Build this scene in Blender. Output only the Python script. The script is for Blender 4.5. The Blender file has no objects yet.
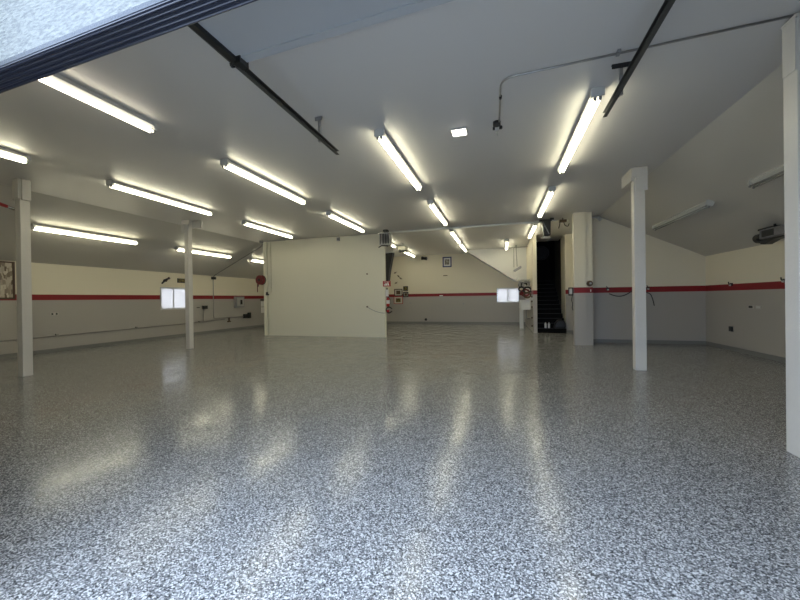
import bpy, bmesh, math, random
from mathutils import Vector, Matrix
S = bpy.context.scene
C = S.collection
PI = math.pi

# ---------------------------------------------------------------- camera
F_PX = 346.67
YAW, PITCH, ROLL = .2822, -.0042, -.0135
cam = bpy.data.cameras.new('camera')
cam.sensor_fit = 'HORIZONTAL'; cam.sensor_width = 36; cam.lens = 36 * F_PX / 800
cam.clip_start = .05; cam.clip_end = 200
co = bpy.data.objects.new('camera', cam); C.objects.link(co)
F = Vector((-math.sin(YAW) * math.cos(PITCH), math.cos(YAW) * math.cos(PITCH), math.sin(PITCH)))
R0 = Vector((math.cos(YAW), math.sin(YAW), 0)); U0 = R0.cross(F)
Rv = R0 * math.cos(ROLL) + U0 * math.sin(ROLL); Uv = U0 * math.cos(ROLL) - R0 * math.sin(ROLL)
m = Matrix((Rv, Uv, -F)).transposed().to_4x4(); m.translation = Vector((0, 0, 1.38))
co.matrix_world = m
S.camera = co

# ---------------------------------------------------------------- daylight, exposure
S.view_settings.view_transform = 'Standard'; S.view_settings.look = 'None'
S.view_settings.gamma = 1; S.view_settings.use_curve_mapping = False
S.view_settings.exposure = 0.0
DAY = 8.0
TUBE = 18.5
w = bpy.data.worlds.new('daylight'); S.world = w; w.use_nodes = True
bg = w.node_tree.nodes['Background']
bg.inputs['Color'].default_value = (.62, .765, 1, 1); bg.inputs['Strength'].default_value = DAY
pl = bpy.data.lights.new('door_daylight_portal', 'AREA'); pl.shape = 'RECTANGLE'
pl.size = 3.5; pl.size_y = 3.0; pl.cycles.is_portal = True
po = bpy.data.objects.new('door_daylight_portal', pl); C.objects.link(po)
po.location = (-.48, .55, 1.5); po.rotation_euler = (PI / 2, 0, 0)

# ---------------------------------------------------------------- materials
def mat(name, col, rough=.6, metal=0, spec=.5, bump=0, bscale=20, var=0, vscale=3):
    M = bpy.data.materials.new(name); M.use_nodes = True
    nt = M.node_tree; b = nt.nodes['Principled BSDF']
    b.inputs['Base Color'].default_value = (*col, 1)
    b.inputs['Roughness'].default_value = rough; b.inputs['Metallic'].default_value = metal
    b.inputs['Specular IOR Level'].default_value = spec
    tc = nt.nodes.new('ShaderNodeTexCoord')
    if bump:
        n = nt.nodes.new('ShaderNodeTexNoise'); n.inputs['Scale'].default_value = bscale; n.inputs['Detail'].default_value = 4
        nt.links.new(tc.outputs['Object'], n.inputs['Vector'])
        bp = nt.nodes.new('ShaderNodeBump'); bp.inputs['Strength'].default_value = bump; bp.inputs['Distance'].default_value = .01
        nt.links.new(n.outputs['Fac'], bp.inputs['Height']); nt.links.new(bp.outputs['Normal'], b.inputs['Normal'])
    if var:
        n = nt.nodes.new('ShaderNodeTexNoise'); n.inputs['Scale'].default_value = vscale; n.inputs['Detail'].default_value = 3
        nt.links.new(tc.outputs['Object'], n.inputs['Vector'])
        mx = nt.nodes.new('ShaderNodeMix'); mx.data_type = 'RGBA'
        mx.inputs[6].default_value = (*[c * (1 - var) for c in col], 1); mx.inputs[7].default_value = (*[min(1, c * (1 + var)) for c in col], 1)
        nt.links.new(n.outputs['Fac'], mx.inputs[0]); nt.links.new(mx.outputs[2], b.inputs['Base Color'])
    return M

def emis(name, col, st):
    M = bpy.data.materials.new(name); M.use_nodes = True
    b = M.node_tree.nodes['Principled BSDF']; b.inputs['Base Color'].default_value = (.8, .8, .8, 1)
    b.inputs['Emission Color'].default_value = (*col, 1); b.inputs['Emission Strength'].default_value = st
    return M

def wall_mat(name, lower, upper, red):
    """lower paint, red band 1.46-1.62 m, upper paint, by height"""
    M = mat(name, upper, .45, bump=.15, bscale=60)
    nt = M.node_tree; b = nt.nodes['Principled BSDF']
    tc = nt.nodes.new('ShaderNodeTexCoord'); sp = nt.nodes.new('ShaderNodeSeparateXYZ')
    nt.links.new(tc.outputs['Object'], sp.inputs[0])
    r = nt.nodes.new('ShaderNodeValToRGB'); r.color_ramp.interpolation = 'CONSTANT'
    mul = nt.nodes.new('ShaderNodeMath'); mul.operation = 'DIVIDE'; mul.inputs[1].default_value = 4
    nt.links.new(sp.outputs['Z'], mul.inputs[0]); nt.links.new(mul.outputs[0], r.inputs[0])
    e = r.color_ramp.elements
    e[0].position = 0; e[0].color = (*lower, 1); e[1].position = 1.465 / 4; e[1].color = (*red, 1)
    x = e.new(1.62 / 4); x.color = (*upper, 1)
    nt.links.new(r.outputs[0], b.inputs['Base Color'])
    return M

def floor_mat():
    M = bpy.data.materials.new('flake_epoxy'); M.use_nodes = True
    nt = M.node_tree; L = nt.links; N = nt.nodes; b = N['Principled BSDF']
    tc = N.new('ShaderNodeTexCoord')
    nz = N.new('ShaderNodeTexNoise'); nz.inputs['Scale'].default_value = 90; nz.inputs['Detail'].default_value = 2
    L.new(tc.outputs['Object'], nz.inputs['Vector'])
    mixv = N.new('ShaderNodeMix'); mixv.data_type = 'RGBA'; mixv.blend_type = 'LINEAR_LIGHT'; mixv.inputs[0].default_value = .012
    mixv.inputs[0].default_value = .0; L.new(tc.outputs['Object'], mixv.inputs[6]); L.new(nz.outputs['Color'], mixv.inputs[7])
    cols = []
    for sc, stops in ((140, [(0, (.012, .013, .016)), (.17, (.09, .095, .10)), (.34, (.165, .163, .162)), (.58, (.35, .347, .34)), (.80, (.62, .615, .60))]),
                      (230, [(0, (.03, .03, .035)), (.22, (.14, .143, .147)), (.5, (.33, .33, .33)), (.78, (.60, .60, .59))])):
        v = N.new('ShaderNodeTexVoronoi'); v.inputs['Scale'].default_value = sc; v.inputs['Randomness'].default_value = 1
        L.new(mixv.outputs[2], v.inputs['Vector'])
        sp = N.new('ShaderNodeSeparateColor'); L.new(v.outputs['Color'], sp.inputs[0])
        r = N.new('ShaderNodeValToRGB'); r.color_ramp.interpolation = 'CONSTANT'
        e = r.color_ramp.elements
        e[0].position = 0; e[0].color = (*stops[0][1], 1); e[1].position = stops[1][0]; e[1].color = (*stops[1][1], 1)
        for p, c in stops[2:]:
            x = e.new(p); x.color = (*c, 1)
        L.new(sp.outputs[0], r.inputs[0]); cols.append(r)
    mx = N.new('ShaderNodeMix'); mx.data_type = 'RGBA'; mx.inputs[0].default_value = .2
    L.new(cols[0].outputs[0], mx.inputs[6]); L.new(cols[1].outputs[0], mx.inputs[7]); L.new(mx.outputs[2], b.inputs['Base Color'])
    b.inputs['Roughness'].default_value = .30; b.inputs['Specular IOR Level'].default_value = .5
    n2 = N.new('ShaderNodeTexNoise'); n2.inputs['Scale'].default_value = 2.2; n2.inputs['Detail'].default_value = 3
    L.new(tc.outputs['Object'], n2.inputs['Vector'])
    mr = N.new('ShaderNodeMapRange'); mr.inputs['To Min'].default_value = .12; mr.inputs['To Max'].default_value = .26
    mr.inputs['From Min'].default_value = .3; mr.inputs['From Max'].default_value = .7
    L.new(n2.outputs['Fac'], mr.inputs['Value']); L.new(mr.outputs[0], b.inputs['Roughness'])
    n3 = N.new('ShaderNodeTexNoise'); n3.inputs['Scale'].default_value = 60; L.new(tc.outputs['Object'], n3.inputs['Vector'])
    bp = N.new('ShaderNodeBump'); bp.inputs['Strength'].default_value = .06; bp.inputs['Distance'].default_value = .001
    L.new(n3.outputs['Fac'], bp.inputs['Height']); L.new(bp.outputs['Normal'], b.inputs['Normal'])
    return M

LOW = (.40, .375, .342); UP = (.78, .715, .565); RED = (.24, .006, .010)
M_wall = wall_mat('banded_wall_paint', LOW, UP, RED)
M_floor = floor_mat()
M_ceil = mat('ceiling_paint', (.66, .64, .62), .42, bump=.1, bscale=8)
M_slope = mat('sloped_ceiling_paint', (.60, .575, .525), .5, bump=.1, bscale=8)
M_base = mat('grey_cove_base', (.20, .20, .19), .4)
M_cream = mat('cream_paint', (.73, .695, .565), .4, bump=.08, bscale=50)
M_white = mat('white_paint', (.76, .75, .71), .4, bump=.1, bscale=40)
M_post = mat('post_paint', (.62, .59, .54), .42, bump=.25, bscale=30, var=.06)
M_fix = mat('white_enamel', (.55, .55, .53), .35)
M_grey = mat('grey_metal', (.35, .35, .36), .4, .6)
M_galv = mat('galvanised_steel', (.42, .42, .43), .38, .85, bump=.2, bscale=40, var=.2, vscale=15)
M_track = mat('track_steel', (.13, .13, .125), .4, .8, bump=.2, bscale=40)
M_cond = mat('conduit_steel', (.30, .29, .27), .4, .6)
M_dark = mat('dark_rail_steel', (.045, .045, .045), .4, .6)
M_black = mat('black_plastic', (.012, .012, .013), .4)
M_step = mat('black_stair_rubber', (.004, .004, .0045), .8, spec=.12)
M_rub = mat('black_rubber_seal', (.010, .012, .022), .3)
M_alu = mat('aluminium_retainer', (.05, .055, .065), .35, .7, bump=.3, bscale=80)
M_red = mat('red_enamel', (.40, .012, .015), .35)
M_reel = mat('dark_red_enamel', (.13, .008, .012), .4)
M_hose = mat('red_hose', (.16, .008, .012), .5)
M_paper = mat('white_paper', (.80, .80, .78), .7)
M_wood = mat('dark_wood', (.07, .035, .02), .5, var=.3)
M_gold = mat('dull_gold', (.28, .19, .06), .5)
M_blue = mat('blue_frame', (.03, .04, .16), .4)
M_brown = mat('bronze', (.10, .06, .03), .5)
M_shaft = mat('shaft_shade_black', (.006, .006, .007), .8, spec=.15)  # near-black tone; on the right wall it paints in the unlit depth
M_doorin = mat('door_inner_enamel', (.44, .45, .465), .4)
M_tube = emis('lit_tube', (1, .945, .68), TUBE)
M_tube_dim = emis('dimmer_lit_tube', (1, .90, .70), 7)  # lit tubes with a lower emission strength
M_led = emis('lit_led', (1, .93, .80), 7)
M_tube_off = mat('unlit_tube', (.42, .42, .40), .25)

def glass_mat():
    M = bpy.data.materials.new('window_glass'); M.use_nodes = True
    nt = M.node_tree; nt.nodes.remove(nt.nodes['Principled BSDF'])
    t = nt.nodes.new('ShaderNodeBsdfTransparent'); g = nt.nodes.new('ShaderNodeBsdfGlossy'); g.inputs['Roughness'].default_value = .03
    mx = nt.nodes.new('ShaderNodeMixShader'); mx.inputs[0].default_value = .08
    nt.links.new(t.outputs[0], mx.inputs[1]); nt.links.new(g.outputs[0], mx.inputs[2])
    nt.links.new(mx.outputs[0], nt.nodes['Material Output'].inputs[0])
    return M
def blind_mat():
    M = bpy.data.materials.new('translucent_blind'); M.use_nodes = True
    nt = M.node_tree; nt.nodes.remove(nt.nodes['Principled BSDF'])
    t = nt.nodes.new('ShaderNodeBsdfTranslucent'); t.inputs[0].default_value = (.52, .48, .44, 1)
    d = nt.nodes.new('ShaderNodeBsdfDiffuse'); d.inputs[0].default_value = (.8, .8, .8, 1)
    mx = nt.nodes.new('ShaderNodeMixShader'); mx.inputs[0].default_value = .2
    nt.links.new(t.outputs[0], mx.inputs[1]); nt.links.new(d.outputs[0], mx.inputs[2])
    nt.links.new(mx.outputs[0], nt.nodes['Material Output'].inputs[0])
    return M
M_glass = glass_mat(); M_blind = blind_mat()

def doorface_mat():
    M = mat('embossed_door_enamel', (.115, .118, .108), .45)
    nt = M.node_tree; b = nt.nodes['Principled BSDF']
    tc = nt.nodes.new('ShaderNodeTexCoord'); mp = nt.nodes.new('ShaderNodeMapping'); mp.inputs['Scale'].default_value = (35, 60, 110)
    n = nt.nodes.new('ShaderNodeTexNoise'); n.inputs['Scale'].default_value = 1; n.inputs['Detail'].default_value = 5
    nt.links.new(tc.outputs['Object'], mp.inputs[0]); nt.links.new(mp.outputs[0], n.inputs['Vector'])
    bp = nt.nodes.new('ShaderNodeBump'); bp.inputs['Strength'].default_value = .9; bp.inputs['Distance'].default_value = .004
    nt.links.new(n.outputs['Fac'], bp.inputs['Height']); nt.links.new(bp.outputs[0], b.inputs['Normal'])
    mp.inputs['Scale'].default_value = (45, 90, 160)
    r = nt.nodes.new('ShaderNodeValToRGB'); e = r.color_ramp.elements
    e[0].position = .35; e[0].color = (.07, .075, .075, 1); e[1].position = .62; e[1].color = (.15, .155, .14, 1)
    nt.links.new(n.outputs['Fac'], r.inputs[0]); nt.links.new(r.outputs[0], b.inputs['Base Color'])
    return M
M_door = doorface_mat()

def picture_mat(name, a, bcol, sc, rough=.25):
    M = mat(name, a, rough)
    nt = M.node_tree; b = nt.nodes['Principled BSDF']; tc = nt.nodes.new('ShaderNodeTexCoord')
    v = nt.nodes.new('ShaderNodeTexVoronoi'); v.inputs['Scale'].default_value = sc; v.distance = 'CHEBYCHEV'
    mp = nt.nodes.new('ShaderNodeMapping'); mp.inputs['Scale'].default_value = (1, 2.2, .8)
    nt.links.new(tc.outputs['Object'], mp.inputs[0]); nt.links.new(mp.outputs[0], v.inputs['Vector'])
    sp = nt.nodes.new('ShaderNodeSeparateColor'); nt.links.new(v.outputs['Color'], sp.inputs[0])
    mx = nt.nodes.new('ShaderNodeMix'); mx.data_type = 'RGBA'; mx.inputs[6].default_value = (*a, 1); mx.inputs[7].default_value = (*bcol, 1)
    nt.links.new(sp.outputs[0], mx.inputs[0]); nt.links.new(mx.outputs[2], b.inputs['Base Color'])
    return M
M_pic_big = picture_mat('brown_interior_picture', (.16, .12, .09), (.62, .55, .45), 9)
M_pic_a = picture_mat('picture_grey', (.12, .11, .09), (.55, .52, .44), 14)
M_pic_b = picture_mat('picture_gold', (.05, .04, .02), (.30, .24, .10), 25)

# ---------------------------------------------------------------- mesh helpers
def B(): return bmesh.new()
def box(bm, x0, x1, y0, y1, z0, z1, M=None):
    vs = [bm.verts.new((x, y, z)) for z in (z0, z1) for x, y in ((x0, y0), (x1, y0), (x1, y1), (x0, y1))]
    if M is not None:
        for v in vs: v.co = M @ v.co
    for f in ((3, 2, 1, 0), (4, 5, 6, 7), (0, 1, 5, 4), (1, 2, 6, 5), (2, 3, 7, 6), (3, 0, 4, 7)):
        bm.faces.new([vs[i] for i in f])
    return bm
def prism(bm, poly, axis, a, b):
    """poly = 2D points; axis = 'x','y','z' extrusion from a to b"""
    def P(u, v, t): return {'x': (t, u, v), 'y': (u, t, v), 'z': (u, v, t)}[axis]
    va = [bm.verts.new(P(u, v, a)) for u, v in poly]; vb = [bm.verts.new(P(u, v, b)) for u, v in poly]
    n = len(poly)
    bm.faces.new(va); bm.faces.new(vb[::-1])
    for i in range(n): bm.faces.new((va[i], vb[i], vb[(i + 1) % n], va[(i + 1) % n]))
    bmesh.ops.recalc_face_normals(bm, faces=bm.faces[:])
    return bm
def tube(bm, pts, r, n=10, closed=False, caps=True):
    pts = [Vector(p) for p in pts]; rings = []; N = len(pts)
    ref = None
    for i, p in enumerate(pts):
        a = pts[i - 1] if (i > 0 or closed) else pts[i]
        b = pts[(i + 1) % N] if (i < N - 1 or closed) else pts[i]
        t = (b - a).normalized()
        if ref is None:
            ref = Vector((0, 0, 1)) if abs(t.z) < .9 else Vector((1, 0, 0))
        u = (ref - t * ref.dot(t)).normalized(); ref = u; v = t.cross(u)
        rr = r[i] if isinstance(r, (list, tuple)) else r
        rings.append([bm.verts.new(p + (u * math.cos(2 * PI * k / n) + v * math.sin(2 * PI * k / n)) * rr) for k in range(n)])
    for i in range(N if closed else N - 1):
        A, Bq = rings[i], rings[(i + 1) % N]
        for k in range(n):
            f = bm.faces.new((A[k], A[(k + 1) % n], Bq[(k + 1) % n], Bq[k])); f.smooth = True
    if caps and not closed:
        bm.faces.new(rings[0][::-1]); bm.faces.new(rings[-1])
    return bm
def bend(pts, r=.1, n=6):
    """round the corners of a polyline"""
    pts = [Vector(p) for p in pts]; out = [pts[0]]
    for i in range(1, len(pts) - 1):
        a = (pts[i - 1] - pts[i]); b = (pts[i + 1] - pts[i])
        q = min(r, a.length * .45, b.length * .45)
        p0 = pts[i] + a.normalized() * q; p1 = pts[i] + b.normalized() * q
        for k in range(n + 1):
            t = k / n
            out.append(p0 * (1 - t) ** 2 + pts[i] * 2 * t * (1 - t) + p1 * t * t)
    out.append(pts[-1]); return out
def obj(name, bm, m, parent=None, bevel=0, origin=None):
    me = bpy.data.meshes.new(name)
    if parent is not None:
        off = parent.get('_w'); off = Vector(off)
    else:
        if origin is None:
            xs = [v.co.x for v in bm.verts]; ys = [v.co.y for v in bm.verts]; zs = [v.co.z for v in bm.verts]
            off = Vector(((min(xs) + max(xs)) / 2, (min(ys) + max(ys)) / 2, min(zs)))
        else: off = Vector(origin)
    for v in bm.verts: v.co -= off
    bmesh.ops.recalc_face_normals(bm, faces=bm.faces[:])
    bm.to_mesh(me); bm.free(); me.materials.append(m)
    o = bpy.data.objects.new(name, me); C.objects.link(o)
    o['_w'] = list(off)
    if parent is not None: o.parent = parent
    else: o.location = off
    if bevel:
        md = o.modifiers.new('bevel', 'BEVEL'); md.width = bevel; md.segments = 2; md.limit_method = 'ANGLE'
    return o
def thing(name, loc, label, cat, group=None):
    o = bpy.data.objects.new(name, None); o.empty_display_size = .1; C.objects.link(o)
    o.location = loc; o['_w'] = list(loc); tag(o, label, cat, group); return o
def tag(o, label, cat, group=None):
    o['label'] = label; o['category'] = cat
    if group: o['group'] = group
    return o
def struct(name, bm, m, parent=None, **k):
    o = obj(name, bm, m, parent, origin=(0, 0, 0) if parent is None else None, **k)
    if parent is None: o['kind'] = 'structure'
    return o
def dup(root, loc, label=None, group=None, rot=None):
    r = root.copy(); C.objects.link(r); r.location = loc
    if rot: r.rotation_euler = rot
    if label: r['label'] = label
    if group: r['group'] = group
    for ch in list(root.children):
        c = ch.copy(); C.objects.link(c); c.parent = r
        for g in list(ch.children):
            d = g.copy(); C.objects.link(d); d.parent = c
    return r

# ---------------------------------------------------------------- dimensions
H = 3.73
XL, XR = -12.157, 5.42          # side walls
BL, BR = -9.4, 2.8              # where the flat ceiling breaks into the slopes
ZL, ZR = 2.49, 2.43             # wall tops under the slopes
YF, YB = .78, 18.6              # front wall inner face, far wall
YR = 11.5                       # right-hand back wall
sR = (H - ZR) / (XR - BR); sL = (H - ZL) / (BL - XL)
def zr(x): return H - (x - BR) * sR
def zl(x): return H - (BL - x) * sL

# ---------------------------------------------------------------- structure
bm = B(); box(bm, XL - .2, XR + .2, .60, YB + .2, -.12, 0); struct('floor', bm, M_floor)
bm = B(); box(bm, -14, 8, -9, .60, -.14, -.015); struct('floor_driveway', bm, mat('driveway_concrete', (.42, .42, .40), .8, bump=.4, bscale=30, var=.12))
# flat ceiling: front part, and the back part left of the stairwell
bm = B(); box(bm, BL, BR, YF, 14.2, H, H + .12); box(bm, BL, 1.2, 14.2, YB, H, H + .12); box(bm, 1.2, BR, 14.2, 15.9, H, H + .12)
struct('ceiling', bm, M_ceil)
bm = B(); prism(bm, [(BL, H), (XL - .2, zl(XL - .2)), (XL - .2, zl(XL - .2) + .14), (BL, H + .12)], 'y', YF, YB); struct('ceiling_left_slope', bm, M_slope)
bm = B(); prism(bm, [(BR, H), (XR + .2, zr(XR + .2)), (XR + .2, zr(XR + .2) + .14), (BR, H + .12)], 'y', YF, YR + .15); struct('ceiling_right_slope', bm, M_slope)

# left wall with window hole y 9.90..11.05, z 1.08..1.93
WY0, WY1, WZ0, WZ1 = 9.90, 11.10, 1.07, 1.93
bm = B()
for a in ((.60, WY0, 0, 2.49), (WY1, YB, 0, 2.49), (WY0, WY1, 0, WZ0), (WY0, WY1, WZ1, 2.49)): box(bm, XL - .18, XL, *a)
struct('wall_left', bm, M_wall)
bm = B(); box(bm, XR, XR + .18, .60, YR + .15, 0, ZR); struct('wall_right', bm, M_wall)
bm = B(); prism(bm, [(2.5, 0), (XR, 0), (XR, ZR), (BR, H), (2.5, H)], 'y', YR, YR + .15); struct('wall_back_right', bm, M_wall)
# far wall, window hole
VX0, VX1, VZ0, VZ1 = -.19, .92, 1.09, 1.85
bm = B()
prism(bm, [(XL, 0), (VX0, 0), (VX0, H), (BL, H), (XL, ZL)], 'y', YB, YB + .15)
box(bm, VX1, 1.34, YB, YB + .15, 0, H); box(bm, VX0, VX1, YB, YB + .15, 0, VZ0); box(bm, VX0, VX1, YB, YB + .15, VZ1, H)
struct('wall_back', bm, M_wall)
# front wall with the garage opening
bm = B()
prism(bm, [(XL, 0), (-2.32, 0), (-2.32, H), (BL, H), (XL, ZL)], 'y', .60, YF)
prism(bm, [(1.36, 0), (XR, 0), (XR, ZR), (BR, H), (1.36, H)], 'y', .60, YF)
box(bm, -2.32, 1.36, .60, YF, 3.02, H)
struct('wall_front', bm, M_cream)
# free-standing partition
bm = B(); box(bm, -8.78, -3.935, 11.67, 11.80, 0, H - .03); struct('wall_partition', bm, M_cream, bevel=.006)
# stairwell walls
bm = B(); box(bm, 1.20, 1.335, 14.1, YB, 0, H); struct('wall_stair_left', bm, M_wall)
bm = B(); box(bm, 2.36, 2.75, 14.3, 14.33, 0, H); struct('wall_stair_jamb', bm, M_wall)
bm = B(); box(bm, 2.36, 2.75, 14.331, 15.3, 0, H); struct('wall_stair_right', bm, M_cream)
bm = B(); box(bm, 2.36, 2.75, 15.301, 16.9, 0, 6.0); struct('wall_shaft_side', bm, mat('shaft_falloff_grey', (.05, .048, .043), .7, spec=.2))  # grey step between cream and black: light falloff put into the wall colour
bm = B(); box(bm, 2.36, 2.75, 16.901, YB + .1, 0, 6.0); struct('wall_shaft_right', bm, M_shaft)  # same wall further in, its shade painted as black
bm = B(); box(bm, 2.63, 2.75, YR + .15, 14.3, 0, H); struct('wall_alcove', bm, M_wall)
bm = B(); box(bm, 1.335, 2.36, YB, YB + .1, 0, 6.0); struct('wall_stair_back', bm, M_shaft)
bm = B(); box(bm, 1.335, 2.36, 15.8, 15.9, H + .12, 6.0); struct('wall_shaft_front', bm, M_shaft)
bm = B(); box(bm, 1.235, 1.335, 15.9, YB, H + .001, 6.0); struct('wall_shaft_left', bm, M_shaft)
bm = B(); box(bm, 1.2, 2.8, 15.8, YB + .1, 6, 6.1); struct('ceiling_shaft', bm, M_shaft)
# boxed-in upper stair flight across the far wall: sloping underside
bm = B(); prism(bm, [(-1.55, H), (-1.55, 3.66), (.68, 2.16), (1.2, 2.10), (1.2, H)], 'y', 17.4, YB); struct('wall_stair_soffit', bm, M_white)

def baseb(name, x0, x1, y0, y1):
    bm = B(); box(bm, x0, x1, y0, y1, 0, .10); struct(name, bm, M_base)
baseb('baseboard_right', XR - .015, XR, YF, YR); baseb('baseboard_back_right', 2.5, XR - .015, YR - .015, YR)
baseb('baseboard_left', XL, XL + .015, YF, YB); baseb('baseboard_back', XL + .015, 1.2, YB - .015, YB)
baseb('baseboard_stair', 2.36, 2.63, 14.285, 14.3)
bm = B(); tube(bm, [(-3.9, 11.58, 3.695), (2.0, 11.58, 3.695)], .034, 8); struct('trim_1', bm, mat('bright_white_trim', (.85, .85, .80), .5))

def window(name, frame, sash, pane, blind):
    bm = B(); frame(bm); f = struct(name, bm, M_fix)
    bm = B(); sash(bm); obj('sash', bm, M_fix, f)
    bm = B(); pane(bm); obj('pane', bm, M_glass, f)
    bm = B(); blind(bm); obj('blind', bm, M_blind, f)
def f1(bm):
    for a in ((WY0, WY0 + .05, WZ0, WZ1), (WY1 - .05, WY1, WZ0, WZ1), (WY0 + .05, WY1 - .05, WZ0, WZ0 + .05), (WY0 + .05, WY1 - .05, WZ1 - .05, WZ1)):
        box(bm, XL - .14, XL + .012, *a)
window('window_1', f1,
       lambda b: (box(b, XL - .075, XL - .055, WY0 + .575, WY0 + .625, WZ0 + .05, WZ1 - .05)),
       lambda b: box(b, XL - .105, XL - .100, WY0 + .05, WY1 - .05, WZ0 + .05, WZ1 - .05),
       lambda b: (box(b, XL - .052, XL - .050, WY0 + .052, WY0 + .60, WZ0 + .05, WZ1 - .05), box(b, XL - .092, XL - .090, WY0 + .60, WY1 - .052, WZ0 + .05, WZ1 - .05)))
def f2(bm):
    for a, z in (((VX0, VX0 + .04), (VZ0, VZ1)), ((VX1 - .04, VX1), (VZ0, VZ1)), ((VX0 + .04, VX1 - .04), (VZ0, VZ0 + .04)), ((VX0 + .04, VX1 - .04), (VZ1 - .04, VZ1))):
        box(bm, a[0], a[1], YB - .012, YB + .12, z[0], z[1])
window('window_2', f2,
       lambda b: box(b, .34, .385, YB + .04, YB + .06, VZ0 + .04, VZ1 - .04),
       lambda b: box(b, VX0 + .04, VX1 - .04, YB + .09, YB + .095, VZ0 + .04, VZ1 - .04),
       lambda b: (box(b, .385, VX1 - .042, YB + .030, YB + .032, VZ0 + .04, VZ1 - .04), box(b, VX0 + .042, .385, YB + .07, YB + .072, VZ0 + .04, VZ1 - .04)))

# ---------------------------------------------------------------- garage door, half raised on its tracks
DX0, DX1 = -2.13, 1.16
ZB = 2.378
def dpt(s, off=0):
    """profile of the raised door: s = path length from bottom edge, returns (y, z) with the inner side at +off"""
    zc = 3.13; yb = .865; r = .36
    lv = zc - ZB
    if s < lv: return (yb + off, ZB + s)
    s -= lv
    if s < r * PI / 2:
        a = s / r; return (yb + r - (r - off) * math.cos(a), zc + (r - off) * math.sin(a))
    s -= r * PI / 2
    return (yb + r + s, zc + r - off)
g = thing('garage_door', ((DX0 + DX1) / 2, .87, 2.3), 'raised sectional garage door with pale embossed face and dark ribbed bottom edge, overhead at the top left', 'garage door')
TOT = 3.13 - ZB + .36 * PI / 2 + 1.205
NS = 4
for i in range(NS):
    s0 = TOT * i / NS + (.006 if i else 0); s1 = TOT * (i + 1) / NS - .006
    K = 10; o_ = [dpt(s0 + (s1 - s0) * k / K) for k in range(K + 1)]; n_ = [dpt(s0 + (s1 - s0) * k / K, .045) for k in range(K + 1)]
    bm = B(); prism(bm, o_ + n_[::-1], 'x', DX0, DX1)
    p = obj('door_panel', bm, M_door, g)
    ni = [dpt(s0 + (s1 - s0) * k / K, .0455) for k in range(K + 1)] + [dpt(s1 + (s0 - s1) * k / K, .049) for k in range(K + 1)]
    bm = B(); prism(bm, ni, 'x', DX0, DX1); obj('inner_skin', bm, M_doorin, p)
    # inner steel rails along both edges of each section
    for (a, b) in ((s0, s0 + .07), (s1 - .07, s1)):
        q = [dpt(a + (b - a) * k / 3, .046) for k in range(4)] + [dpt(b + (a - b) * k / 3, .062) for k in range(4)]
        bm = B(); prism(bm, q, 'x', DX0 + .03, DX1 - .03); obj('stiffening_rail', bm, M_doorin, p)
    for sx in (DX0 + .012, DX1 - .012):
        y, z = dpt(s1 - .03 if i == NS - 1 else s1, .07); d = -1 if sx < 0 else 1
        bm = B(); box(bm, sx - .05 * d - .03, sx - .05 * d + .03, y - .05, y + .05, z - .035, z + .03); tube(bm, [(sx - .04 * d, y, z), (sx + .055 * d, y, z)], .008, 8)
        tube(bm, [(sx + .035 * d, y, z), (sx + .055 * d, y, z)], .023, 14); obj('hinge_roller', bm, M_dark, p)
for x in (DX0, DX1 - .05):
    for i in range(NS):
        a, b = TOT * i / NS + .01, TOT * (i + 1) / NS - .01
        q = [dpt(a + (b - a) * k / 6, .046) for k in range(7)] + [dpt(b + (a - b) * k / 6, .085) for k in range(7)]
        bm = B(); prism(bm, q, 'x', x, x + .05); obj('end_stile', bm, M_dark, g)
bm = B(); box(bm, DX0, DX1, .855, .925, ZB - .012, ZB + .006); obj('bottom_retainer', bm, M_alu, g)
bm = B()
prism(bm, [(.857, ZB - .010), (.857, ZB - .018), (.940, ZB - .030), (.947, ZB - .024), (.945, ZB - .010)], 'x', DX0, DX1)
for k in range(5):
    y = .866 + k * .0175; z = ZB - .019 - (y - .857) * .13
    tube(bm, [(DX0, y, z), (DX1, y, z)], .005, 6)
obj('rubber_seal', bm, M_rub, g)
g.rotation_euler = (0, -.027, -.025)

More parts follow.
